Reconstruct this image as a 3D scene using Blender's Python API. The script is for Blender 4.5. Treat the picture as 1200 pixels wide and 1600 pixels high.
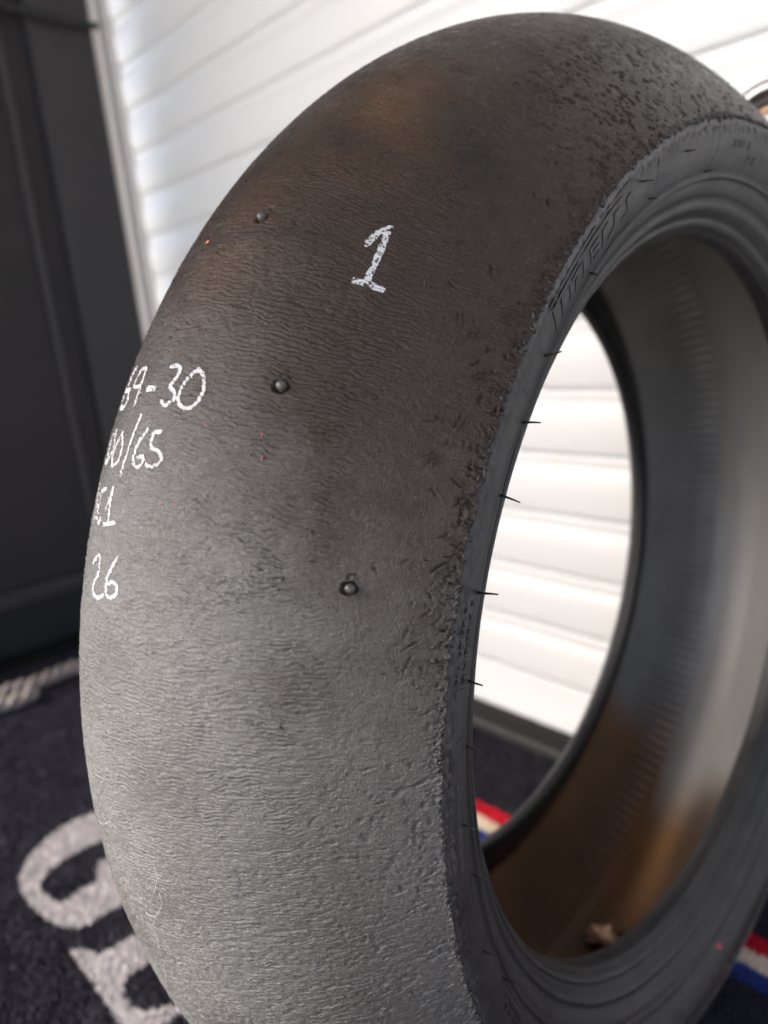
import bpy, math, random
import numpy as np
from mathutils import Matrix, Vector

# ------------------------------------------------------------------ camera, world, sun, exposure
for _o in list(bpy.data.objects):
    bpy.data.objects.remove(_o)
scn = bpy.context.scene
COL = scn.collection
MM = 0.001

CAM_M = [[0.6720557, 0.1171473, -0.7311755], [0.7341688, -0.2342598, 0.6372743], [-0.09663, -0.9650901, -0.2434415]]
CAM_P = [290.123, -416.923, 522.327]
FPX = 1185.89
AXIS = [0.998432, 0.055327, -0.008481]

cam_d = bpy.data.cameras.new('camera')
cam = bpy.data.objects.new('camera', cam_d)
COL.objects.link(cam)
rx = Vector([CAM_M[i][0] for i in range(3)])
ry = -Vector([CAM_M[i][1] for i in range(3)])
rz = -Vector([CAM_M[i][2] for i in range(3)])
mw = Matrix((rx, ry, rz)).transposed().to_4x4()
mw.translation = Vector(CAM_P) * MM
cam.matrix_world = mw
cam_d.sensor_fit = 'VERTICAL'
cam_d.sensor_height = 36.0
cam_d.lens = FPX / 1600.0 * 36.0
cam_d.clip_start = 0.01
cam_d.clip_end = 2000
cam_d.dof.use_dof = True
cam_d.dof.focus_distance = 0.272
cam_d.dof.aperture_fstop = 6.6
scn.camera = cam

world = bpy.data.worlds.new('World')
scn.world = world
world.use_nodes = True
wn = world.node_tree
bg = wn.nodes['Background']
sky = wn.nodes.new('ShaderNodeTexSky')
sky.sky_type = 'NISHITA'
sky.sun_disc = False
SUN_EL, SUN_AZ = math.radians(42), math.radians(208)     # azimuth: direction towards the sun, clockwise from +Y
sky.sun_elevation = SUN_EL
sky.sun_rotation = SUN_AZ
sky.air_density = 0.7
sky.dust_density = 3.0
sky.ozone_density = 0.3
wn.links.new(sky.outputs['Color'], bg.inputs['Color'])
bg.inputs['Strength'].default_value = 0.10
sun_d = bpy.data.lights.new('sun', 'SUN')
sun_d.energy = 1.5
sun_d.angle = math.radians(10)      # hazy sun
sun_d.color = (1.0, 0.95, 0.88)
sun = bpy.data.objects.new('sun', sun_d)
COL.objects.link(sun)
sdir = Vector((math.sin(SUN_AZ) * math.cos(SUN_EL), math.cos(SUN_AZ) * math.cos(SUN_EL), math.sin(SUN_EL)))
sun.rotation_euler = sdir.to_track_quat('Z', 'Y').to_euler()
sun.location = (0, -4, 6)

scn.view_settings.view_transform = 'Standard'
scn.view_settings.look = 'None'
scn.view_settings.exposure = 2.42
scn.view_settings.gamma = 1.0
scn.view_settings.use_white_balance = True
scn.view_settings.white_balance_temperature = 6600
scn.view_settings.white_balance_tint = 8
scn.render.engine = 'CYCLES'
scn.cycles.max_bounces = 8
scn.cycles.diffuse_bounces = 5

# ------------------------------------------------------------------ helpers
def tag(o, label=None, cat=None, group=None, kind=None):
    if label: o['label'] = label
    if cat: o['category'] = cat
    if group: o['group'] = group
    if kind: o['kind'] = kind
    return o

def empty(name, loc=(0, 0, 0)):
    o = bpy.data.objects.new(name, None)
    COL.objects.link(o)
    o.location = loc
    o.empty_display_size = 0.05
    return o

def mesh_obj(name, verts, faces, mat, parent=None, smooth=True, mats=None, mat_idx=None):
    """verts (n,3) metres; faces: (m,k) int array or list of tuples"""
    me = bpy.data.meshes.new(name)
    v = np.asarray(verts, dtype=np.float32)
    if isinstance(faces, np.ndarray):
        k = faces.shape[1]
        me.vertices.add(len(v)); me.vertices.foreach_set('co', v.ravel())
        me.loops.add(faces.size); me.loops.foreach_set('vertex_index', faces.astype(np.int32).ravel())
        me.polygons.add(len(faces))
        me.polygons.foreach_set('loop_start', np.arange(0, faces.size, k, dtype=np.int32))
        me.update(calc_edges=True)
    else:
        me.from_pydata([tuple(map(float, p)) for p in v], [], [tuple(int(i) for i in f) for f in faces])
    if len(me.polygons):
        me.polygons.foreach_set('use_smooth', [smooth] * len(me.polygons))
    for m in (mats or [mat]):
        me.materials.append(m)
    if mat_idx is not None:
        me.polygons.foreach_set('material_index', np.asarray(mat_idx, dtype=np.int32))
    me.update()
    o = bpy.data.objects.new(name, me)
    COL.objects.link(o)
    if parent: o.parent = parent
    return o

def fattr(o, name, vals):
    a = o.data.attributes.new(name, 'FLOAT', 'POINT')
    a.data.foreach_set('value', np.asarray(vals, dtype=np.float32).ravel())

def grid_faces(nu, nv, closed_u=False):
    mu = nu if closed_u else nu - 1
    i = np.arange(mu)[:, None]; j = np.arange(nv - 1)[None, :]
    a = i * nv + j; b = ((i + 1) % nu) * nv + j
    return np.stack([a, b, b + 1, a + 1], -1).reshape(-1, 4)

def box_vf(x0, x1, y0, y1, z0, z1, b=0.0):
    """box with small chamfer b"""
    if b <= 0:
        v = [(x, y, z) for x in (x0, x1) for y in (y0, y1) for z in (z0, z1)]
        f = [(0, 1, 3, 2), (4, 6, 7, 5), (0, 4, 5, 1), (2, 3, 7, 6), (0, 2, 6, 4), (1, 5, 7, 3)]
        return v, f
    import bmesh
    bm = bmesh.new()
    bmesh.ops.create_cube(bm, size=1.0)
    for p in bm.verts:
        p.co = Vector(((x0 + x1) / 2 + p.co.x * (x1 - x0), (y0 + y1) / 2 + p.co.y * (y1 - y0), (z0 + z1) / 2 + p.co.z * (z1 - z0)))
    bmesh.ops.bevel(bm, geom=list(bm.edges), offset=b, segments=2, profile=0.6, affect='EDGES')
    bm.verts.index_update()
    v = [tuple(p.co) for p in bm.verts]; f = [tuple(q.index for q in fa.verts) for fa in bm.faces]
    bm.free()
    return v, f

def box(name, x0, x1, y0, y1, z0, z1, mat, parent=None, b=0.0):
    v, f = box_vf(x0, x1, y0, y1, z0, z1, b)
    return mesh_obj(name, v, f, mat, parent, smooth=False)

def tube(path, rad, nseg=8, cap=True):
    """tube along path (n,3); rad scalar or (n,)"""
    P = np.asarray(path, float); n = len(P)
    rad = np.broadcast_to(np.asarray(rad, float), (n,))
    V = []; up = np.array([0.13, 0.27, 0.95])
    T = np.gradient(P, axis=0); T /= np.linalg.norm(T, axis=1)[:, None] + 1e-12
    for i in range(n):
        s = np.cross(T[i], up); s /= np.linalg.norm(s) + 1e-9; t = np.cross(s, T[i])
        for k in range(nseg):
            a = 2 * math.pi * k / nseg
            V.append(P[i] + rad[i] * (math.cos(a) * s + math.sin(a) * t))
    F = [(i * nseg + k, i * nseg + (k + 1) % nseg, (i + 1) * nseg + (k + 1) % nseg, (i + 1) * nseg + k) for i in range(n - 1) for k in range(nseg)]
    if cap:
        F.append(tuple(range(nseg))[::-1]); F.append(tuple((n - 1) * nseg + k for k in range(nseg)))
    return V, F

def join(parts):
    V = []; F = []
    for v, f in parts:
        o = len(V); V += list(v); F += [tuple(i + o for i in q) for q in f]
    return V, F

# 2-D value noise
_rs = np.random.RandomState(7)
_TAB = _rs.rand(8, 256, 256).astype(np.float32)
def vn(x, y, seed=0):
    t = _TAB[seed % 8]; x = x + seed * 17.13; y = y + seed * 9.71
    xi = np.floor(x); yi = np.floor(y); fx = x - xi; fy = y - yi
    xi = xi.astype(np.int64) & 255; yi = yi.astype(np.int64) & 255
    x1 = (xi + 1) & 255; y1 = (yi + 1) & 255
    fx = fx * fx * fx * (fx * (fx * 6 - 15) + 10); fy = fy * fy * fy * (fy * (fy * 6 - 15) + 10)
    return (t[xi, yi] * (1 - fx) + t[x1, yi] * fx) * (1 - fy) + (t[xi, y1] * (1 - fx) + t[x1, y1] * fx) * fy
def fbm(x, y, seed=0, o=3):
    s = 0; a = 1; n = 0
    for k in range(o):
        s = s + a * (vn(x * 2 ** k, y * 2 ** k, seed + k) - 0.5); n += a; a *= 0.5
    return s / n * 2
def sstep(a, b, x):
    t = np.clip((x - a) / (b - a), 0, 1); return t * t * (3 - 2 * t)

# ------------------------------------------------------------------ materials
def mat_new(name):
    m = bpy.data.materials.new(name); m.use_nodes = True
    nt = m.node_tree; b = nt.nodes['Principled BSDF']
    return m, nt, b
def N(nt, typ, **kw):
    n = nt.nodes.new(typ)
    for k, v in kw.items():
        if k in n.inputs: n.inputs[k].default_value = v
        else: setattr(n, k, v)
    return n
def L(nt, a, b): nt.links.new(a, b)
def noise(nt, vec, scale, detail=4, rough=0.55, dist=0.0):
    n = N(nt, 'ShaderNodeTexNoise'); n.inputs['Scale'].default_value = scale; n.inputs['Detail'].default_value = detail
    n.inputs['Roughness'].default_value = rough; n.inputs['Distortion'].default_value = dist
    L(nt, vec, n.inputs['Vector']); return n.outputs['Fac']
def coords(nt, scale=(1, 1, 1), src='Object'):
    t = N(nt, 'ShaderNodeTexCoord'); m = N(nt, 'ShaderNodeMapping'); m.inputs['Scale'].default_value = scale
    L(nt, t.outputs[src], m.inputs['Vector']); return m.outputs['Vector']
def ramp(nt, fac, stops):
    r = N(nt, 'ShaderNodeValToRGB')
    while len(r.color_ramp.elements) < len(stops): r.color_ramp.elements.new(0.5)
    for e, (p, c) in zip(r.color_ramp.elements, stops):
        e.position = p; e.color = (*c, 1) if len(c) == 3 else c
    L(nt, fac, r.inputs['Fac']); return r.outputs['Color']
def mixc(nt, fac, a, b, mode='MIX'):
    m = N(nt, 'ShaderNodeMix', data_type='RGBA', blend_type=mode)
    for s, v in ((0, fac), (6, a), (7, b)):
        if hasattr(v, 'links') or isinstance(v, bpy.types.NodeSocket): L(nt, v, m.inputs[s])
        else: m.inputs[s].default_value = v if s == 0 else (*v, 1)
    return m.outputs[2]
def math_(nt, op, a, b=0.0, c=None):
    m = N(nt, 'ShaderNodeMath', operation=op)
    for i, v in enumerate((a, b) if c is None else (a, b, c)):
        if isinstance(v, bpy.types.NodeSocket): L(nt, v, m.inputs[i])
        else: m.inputs[i].default_value = v
    return m.outputs[0]
def bump(nt, h, strength=0.5, dist=0.001, normal=None):
    b = N(nt, 'ShaderNodeBump'); b.inputs['Strength'].default_value = strength; b.inputs['Distance'].default_value = dist
    L(nt, h, b.inputs['Height'])
    if normal is not None: L(nt, normal, b.inputs['Normal'])
    return b.outputs['Normal']
def attr(nt, name):
    a = N(nt, 'ShaderNodeAttribute', attribute_name=name); return a.outputs['Fac']

def simple(name, col, rough=0.5, metal=0.0, bscale=None, bstr=0.2, bdist=0.0005, var=0.15, vscale=8, spec=0.5):
    m, nt, b = mat_new(name)
    v = coords(nt)
    n = noise(nt, v, vscale, 5, 0.6)
    lo = tuple(c * (1 - var) for c in col); hi = tuple(min(1, c * (1 + var)) for c in col)
    L(nt, ramp(nt, n, [(0.3, lo), (0.7, hi)]), b.inputs['Base Color'])
    b.inputs['Roughness'].default_value = rough; b.inputs['Metallic'].default_value = metal
    b.inputs['Specular IOR Level'].default_value = spec
    if bscale:
        L(nt, bump(nt, noise(nt, v, bscale, 4), bstr, bdist), b.inputs['Normal'])
    return m

def make_tread_mat():
    m, nt, b = mat_new('worn_slick_rubber')
    v = coords(nt)
    grey = ramp(nt, noise(nt, v, 900, 3, 0.6), [(0.3, GREY_LO), (0.7, GREY_HI)])
    brown = ramp(nt, noise(nt, v, 700, 3, 0.6), [(0.3, BROWN_LO), (0.7, BROWN_HI)])
    grey = mixc(nt, attr(nt, 'painted_sheen'), grey, ramp(nt, noise(nt, v, 1200, 3, 0.6), [(0.35, (0.095, 0.093, 0.088)), (0.65, (0.215, 0.211, 0.201))]))  # paler grey stands in for the sheen on the lower tread
    c = mixc(nt, attr(nt, 'brown_tone'), grey, brown)
    c = mixc(nt, attr(nt, 'amber'), c, AMBER)
    c = mixc(nt, attr(nt, 'dark'), c, (0.012, 0.009, 0.008))
    # speckled pick-up grains
    sp = ramp(nt, noise(nt, v, 1500, 2, 0.5), [(0.66, (0, 0, 0)), (0.74, (1, 1, 1))])
    spf = math_(nt, 'MULTIPLY', sp, 0.10)
    c = mixc(nt, spf, c, (0.16, 0.15, 0.14))
    L(nt, c, b.inputs['Base Color'])
    L(nt, math_(nt, 'SUBTRACT', 0.7, math_(nt, 'MULTIPLY', attr(nt, 'brown_tone'), 0.42)), b.inputs['Specular IOR Level'])
    rr = ramp(nt, noise(nt, v, 260, 4, 0.6), [(0.3, (0.22,) * 3), (0.7, (0.38,) * 3)])
    L(nt, rr, b.inputs['Roughness'])
    cv = N(nt, 'ShaderNodeCombineXYZ'); L(nt, attr(nt, 'arc_u'), cv.inputs[0]); L(nt, attr(nt, 'arc_s'), cv.inputs[1])
    mp = N(nt, 'ShaderNodeMapping'); mp.inputs['Scale'].default_value = (0.75, 0.26, 1); L(nt, cv.outputs[0], mp.inputs['Vector'])
    wr = noise(nt, mp.outputs['Vector'], 1.0, 5, 0.6, 0.6)
    wr = math_(nt, 'ABSOLUTE', math_(nt, 'SUBTRACT', wr, 0.5))
    wr = math_(nt, 'MINIMUM', math_(nt, 'MULTIPLY', wr, 9.0), 1.0)
    mp2 = N(nt, 'ShaderNodeMapping'); mp2.inputs['Scale'].default_value = (0.45, 1.3, 1); L(nt, cv.outputs[0], mp2.inputs['Vector'])
    wr2 = noise(nt, mp2.outputs['Vector'], 1.0, 4, 0.6, 0.5)
    wr2 = math_(nt, 'MULTIPLY', wr2, 2.6)
    hm = N(nt, 'ShaderNodeMix', data_type='FLOAT'); L(nt, attr(nt, 'shoulder'), hm.inputs[0]); L(nt, wr, hm.inputs[2]); L(nt, wr2, hm.inputs[3])
    n0 = bump(nt, hm.outputs[0], 0.5, 0.00035)
    n1 = bump(nt, noise(nt, v, 2100, 4, 0.7), 1.0, 0.0004, n0)
    L(nt, n1, b.inputs['Normal'])
    return m

def make_side_mat():
    m, nt, b = mat_new('sidewall_rubber')
    v = coords(nt)
    c = ramp(nt, noise(nt, v, 45, 6, 0.6), [(0.3, (0.013, 0.0125, 0.0125)), (0.7, (0.023, 0.022, 0.022))])
    c = mixc(nt, attr(nt, 'scuff'), c, (0.085, 0.08, 0.08))
    L(nt, c, b.inputs['Base Color'])
    rr = ramp(nt, noise(nt, v, 70, 5, 0.6), [(0.3, (0.34,) * 3), (0.7, (0.50,) * 3)])
    b.inputs['Specular IOR Level'].default_value = 0.40
    L(nt, rr, b.inputs['Roughness'])
    h = noise(nt, v, 900, 4, 0.6)
    L(nt, bump(nt, h, 0.25, 0.0002), b.inputs['Normal'])
    return m

def make_liner_mat():
    m, nt, b = mat_new('inner_liner_rubber')
    v = coords(nt)
    c = ramp(nt, noise(nt, v, 20, 5, 0.6), [(0.3, (0.12, 0.115, 0.111)), (0.7, (0.17, 0.165, 0.16))])
    bl = ramp(nt, noise(nt, v, 14, 4, 0.6), [(0.3, (0.105, 0.050, 0.021)), (0.7, (0.165, 0.080, 0.032))])
    c = mixc(nt, attr(nt, 'painted_reflection'), c, (0.22, 0.216, 0.21))  # reflected light painted as a paler grey band
    c = mixc(nt, attr(nt, 'brown_tone'), c, bl)
    c = mixc(nt, attr(nt, 'apex_and_shade'), c, (0.010, 0.010, 0.011))  # black bead filler, and shade painted into the bottom of the near half
    L(nt, c, b.inputs['Base Color'])
    b.inputs['Roughness'].default_value = 0.40; b.inputs['Specular IOR Level'].default_value = 0.45
    L(nt, bump(nt, noise(nt, v, 300, 4, 0.6), 0.15, 0.0004), b.inputs['Normal'])
    return m

GREY_LO, GREY_HI = (0.026, 0.024, 0.022), (0.062, 0.059, 0.055)
BROWN_LO, BROWN_HI = (0.014, 0.0090, 0.0065), (0.033, 0.0220, 0.0158)
AMBER = (0.120, 0.062, 0.028)
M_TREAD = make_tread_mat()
M_SIDE = make_side_mat()
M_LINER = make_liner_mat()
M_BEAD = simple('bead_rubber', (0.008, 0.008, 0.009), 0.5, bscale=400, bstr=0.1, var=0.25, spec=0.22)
M_NUB = simple('nub_rubber', (0.060, 0.057, 0.054), 0.36, bscale=1200, bstr=0.2, bdist=0.0002)
M_MOULD = simple('moulded_gloss_rubber', (0.010, 0.010, 0.011), 0.42)
M_TEXT = simple('raised_letter_rubber', (0.07, 0.07, 0.07), 0.4)
M_CRUMB = simple('torn_rubber', (0.028, 0.025, 0.024), 0.55, bscale=1500, bstr=0.5, bdist=0.0003)
M_CHALK = simple('white_marker', (0.42, 0.43, 0.445), 0.8, bscale=1800, bstr=0.9, bdist=0.0004, var=0.12, vscale=900)
M_FLECK = simple('orange_speck', (0.65, 0.18, 0.06), 0.6)
M_RED = simple('red_marker', (0.33, 0.035, 0.05), 0.55, bscale=900, bstr=0.4, var=0.3, vscale=400)
M_LINT = simple('lint', (0.5, 0.5, 0.48), 0.6)
M_SCRAP = simple('tissue_scrap', (0.70, 0.48, 0.36), 0.7, bscale=300, bstr=0.4, bdist=0.002, var=0.2, vscale=90)
M_WHITE = simple('white_lacquered_aluminium', (0.71, 0.716, 0.708), 0.32, var=0.02, vscale=2)
M_RAIL = simple('white_guide_rail_paint', (0.64, 0.63, 0.63), 0.35, var=0.03, vscale=6)
M_DARK = simple('dark_grey_panel', (0.027, 0.0235, 0.023), 0.55, bscale=60, bstr=0.1, var=0.12, vscale=3)
M_DARK2 = simple('dark_recess', (0.013, 0.010, 0.0095), 0.7, var=0.2)
M_EDGE = simple('grey_trim', (0.024, 0.022, 0.022), 0.45, var=0.15)
M_SILL = simple('dark_sill', (0.006, 0.006, 0.006), 0.6, var=0.12, spec=0.2)
M_CHROME = simple('brushed_ring', (0.55, 0.55, 0.60), 0.25, 1.0, var=0.05)
M_BLACK = simple('black_ring', (0.012, 0.012, 0.012), 0.5)
M_COPPER = simple('copper_cap', (0.55, 0.33, 0.20), 0.3, 0.6, var=0.1)
M_ROPE = simple('cream_rope', (0.26, 0.22, 0.205), 0.85, bscale=900, bstr=0.6, bdist=0.0008, var=0.2, vscale=150)
M_AWN = simple('brown_awning_fabric', (0.10, 0.065, 0.045), 0.9, bscale=300, bstr=0.2, var=0.1)
M_PAVE = simple('pale_concrete', (0.42, 0.40, 0.375), 0.85, bscale=40, bstr=0.3, bdist=0.003, var=0.12, vscale=3)

def pile_mat(name, lo, hi, sc=260):
    m, nt, b = mat_new(name)
    v = coords(nt)
    n1 = noise(nt, v, sc, 4, 0.7); n2 = noise(nt, v, 35, 4, 0.6)
    f = math_(nt, 'ADD', math_(nt, 'MULTIPLY', n1, 0.65), math_(nt, 'MULTIPLY', n2, 0.35))
    L(nt, ramp(nt, f, [(0.36, lo), (0.62, hi)]), b.inputs['Base Color'])
    b.inputs['Roughness'].default_value = 0.95
    b.inputs['Specular IOR Level'].default_value = 0.15
    return m
M_NAVY = pile_mat('navy_carpet_pile', (0.012, 0.012, 0.017), (0.045, 0.042, 0.055))
M_PALE = pile_mat('pale_carpet_pile', (0.33, 0.305, 0.31), (0.52, 0.49, 0.495))
M_REDP = pile_mat('red_carpet_pile', (0.40, 0.008, 0.020), (0.62, 0.020, 0.045))
M_CREAM = pile_mat('cream_carpet_pile', (0.60, 0.50, 0.40), (0.80, 0.70, 0.58))
M_BLUE = pile_mat('blue_carpet_pile', (0.020, 0.035, 0.16), (0.045, 0.075, 0.28))

# ------------------------------------------------------------------ setting: pavement, awning, carpet
def setting():
    v = [(-300, -300, -0.012), (300, -300, -0.012), (300, 300, -0.012), (-300, 300, -0.012)]
    tag(mesh_obj('pavement', v, [(0, 1, 2, 3)], M_PAVE, smooth=False), kind='structure')
    # awning roof overhead (out of the frame, depth set to throw shade on the upper tyre)
    aw = empty('awning', (0, 0.32, 2.3)); tag(aw, 'unseen brown fabric awning over the tyre, sized to shade its upper part', 'awning')
    n = 24; xs = np.linspace(-2.6, 2.6, n); ys = np.linspace(0.0, AWN_Y, 12)
    V = [(x, y, 0.05 + 0.02 * math.sin(x * 3) * math.sin(-y * 2) + 0.10 * y) for x in xs for y in ys]
    top = [(a, b, c + 0.004) for a, b, c in V]
    F = [tuple(q) for q in grid_faces(n, 12)]
    mesh_obj('canopy', V + top, F + [tuple(i + len(V) for i in q[::-1]) for q in F], M_AWN, aw)
    box('front_bar', -2.6, 2.6, AWN_Y - 0.04, AWN_Y, 0.05 + 0.10 * AWN_Y - 0.03, 0.05 + 0.10 * AWN_Y + 0.03, M_RAIL, aw, 0.006)
    for sx in (-2.55, 2.55):
        box('arm', sx - 0.02, sx + 0.02, AWN_Y, 0.0, 0.0 + 0.10 * AWN_Y - 0.05, 0.0 + 0.10 * AWN_Y - 0.01, M_RAIL, aw, 0.004)
AWN_Y = -2.3
setting()

G_OUT = [(-538,-180),(-545,-205),(-543,-222),(-535,-242),(-521,-262),(-502,-278),(-487,-285),(-468,-288),(-441,-288),(-415,-285),(-395,-279),(-379,-272),(-371,-262),(-371,-200),(-371,-194),
         (-449,-194),(-450,-214),(-443,-221),(-428,-225),(-421,-230),(-422,-242),(-420,-256),(-420,-264),(-436,-272),(-458,-273),(-471,-266),(-478,-255),(-484,-239),(-485,-218),(-483,-202),(-478,-170),(-466,-150),(-450,-140),(-425,-142),(-405,-150),(-395,-165),(-388,-165),(-388,-120),(-395,-120),(-402,-127),(-440,-120),(-475,-124),(-505,-136),(-528,-158)]
E_OUT = [(-350,-282),(-349,-275),(-341,-271),(-328,-267),(-325,-258),(-325,-150),(-328,-138),(-350,-134),(-350,-124),(-216,-124),(-216,-160),(-223,-160),(-232,-142),(-250,-138),(-284,-138),(-284,-190),(-262,-192),(-250,-205),(-244,-205),(-244,-175),(-250,-175),(-244,-225),(-250,-208),(-284,-206),(-284,-255),(-280,-264),(-267,-268),(-252,-267),(-240,-262),(-232,-250),(-224,-235),(-216,-235),(-216,-282)]
E_OUT = [(-350,-282),(-349,-275),(-341,-271),(-328,-267),(-325,-258),(-325,-150),(-328,-138),(-350,-134),(-350,-124),(-216,-124),(-216,-160),(-223,-160),(-232,-142),(-250,-138),(-284,-138),(-284,-192),(-262,-194),(-252,-178),(-245,-178),(-245,-222),(-252,-222),(-262,-207),(-284,-206),(-284,-255),(-280,-264),(-267,-268),(-252,-267),(-240,-262),(-232,-250),(-224,-235),(-216,-235),(-216,-282)]
def shift(P, dx): return [(x + dx, y) for x, y in P]
def inpoly(px, py, poly):
    ins = np.zeros(px.shape, bool); n = len(poly)
    for i in range(n):
        x0, y0 = poly[i]; x1, y1 = poly[(i + 1) % n]
        if y0 == y1: continue
        c = ((y0 > py) != (y1 > py)) & (px < (x1 - x0) * (py - y0) / (y1 - y0) + x0)
        ins ^= c
    return ins

def carpet():
    root = empty('carpet', (0, 0, 0))
    tag(root, 'dark navy carpet with pale serif letters and a striped band, under the tyre', 'carpet')
    x0, x1, y0, y1 = -1.052, 1.30, -0.78, 0.236
    box('backing', x0, x1, y0, y1, -0.010, 0.0005, M_NAVY, root)
    rs = np.random.RandomState(3)
    # tufts, dense where the photograph looks
    def tufts(xa, xb, ya, yb, step, hgt):
        nx = int((xb - xa) / step); ny = int((yb - ya) / step)
        X, Y = np.meshgrid(xa + (np.arange(nx) + .5) * step, ya + (np.arange(ny) + .5) * step, indexing='ij')
        X = X.ravel() + rs.uniform(-.5, .5, X.size) * step; Y = Y.ravel() + rs.uniform(-.5, .5, Y.size) * step
        return X, Y, np.full(X.shape, step), hgt * rs.uniform(.7, 1.15, X.size)
    sets = [tufts(-1.05, -0.16, -0.40, 0.0, 0.0021, 0.006), tufts(-0.40, 0.20, 0.0, 0.235, 0.0020, 0.006), tufts(-1.05, -0.40, 0.0, 0.235, 0.006, 0.008),
            tufts(-0.16, 0.30, -0.40, 0.0, 0.006, 0.008)]
    X = np.concatenate([s[0] for s in sets]); Y = np.concatenate([s[1] for s in sets])
    W = np.concatenate([s[2] for s in sets]); H = np.concatenate([s[3] for s in sets])
    # tyre footprint squashes the pile
    H = np.where((np.abs(X) < 0.07) & (np.abs(Y) < 0.05), 0.0018, H)
    xm, ym = X * 1000, Y * 1000
    wob = fbm(xm / 6, ym / 6, 5) * 1.0
    g = inpoly(xm + wob, ym + wob, G_OUT); e = inpoly(xm + wob, ym + wob, E_OUT)
    sl = ym - (0.035 * (xm - 70)) + wob      # stripe centre lines run slightly skew
    red = (sl > 107) & (sl <= 125); cr = (sl > 90.5) & (sl <= 107); bl = (sl > 73) & (sl <= 90.5)
    cls = np.zeros(X.shape, int); cls[g] = 1; cls[e] = 2; cls[red] = 3; cls[cr] = 4; cls[bl] = 5
    names = [('pile', M_NAVY), ('carpet_letter', M_PALE), ('carpet_letter', M_PALE), ('red_stripe', M_REDP), ('cream_stripe', M_CREAM), ('blue_stripe', M_BLUE)]
    for k, (nm, mt) in enumerate(names):
        s = cls == k
        if not s.any(): continue
        x, y, w, h = X[s], Y[s], W[s] * 0.85, H[s]
        n = len(x); a = rs.uniform(0, 6.28, n); lx = rs.uniform(-1, 1, n) * 0.0018; ly = rs.uniform(-1, 1, n) * 0.0018
        V = np.zeros((n, 4, 3))
        for j in range(3):
            V[:, j, 0] = x + w * np.cos(a + 2.094 * j); V[:, j, 1] = y + w * np.sin(a + 2.094 * j); V[:, j, 2] = 0.0008
        V[:, 3, 0] = x + lx; V[:, 3, 1] = y + ly; V[:, 3, 2] = h
        b = np.arange(n)[:, None] * 4
        F = np.stack([b + np.array([[0, 1, 3]]), b + np.array([[1, 2, 3]]), b + np.array([[2, 0, 3]])], 1).reshape(-1, 3)
        o = mesh_obj(nm, V.reshape(-1, 3), F, mt, root, smooth=False)
        o['kind'] = 'stuff'
        if k == 1: o['label'] = 'large pale round serif letter G woven into the carpet'
        if k == 2: o['label'] = 'pale upright serif letter woven beside the round one'
        if k:
            # coloured ground sheet under the tufts so that no navy shows through
            if k == 1: poly = G_OUT
            elif k == 2: poly = E_OUT
            else:
                lo, hi = {3: (107, 125), 4: (90.5, 107), 5: (73, 90.5)}[k]
                poly = [(-1050, lo + .035 * -1120), (1298, lo + .035 * 1228), (1298, hi + .035 * 1228), (-1050, hi + .035 * -1120)]
            pv = [(px * MM, py * MM, 0.0012 + 0.0001 * k) for px, py in poly]
            mesh_obj('stripe_ground' if k > 2 else 'letter_ground', pv, [tuple(range(len(pv)))], mt, o, smooth=False)
    return root
carpet()

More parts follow.
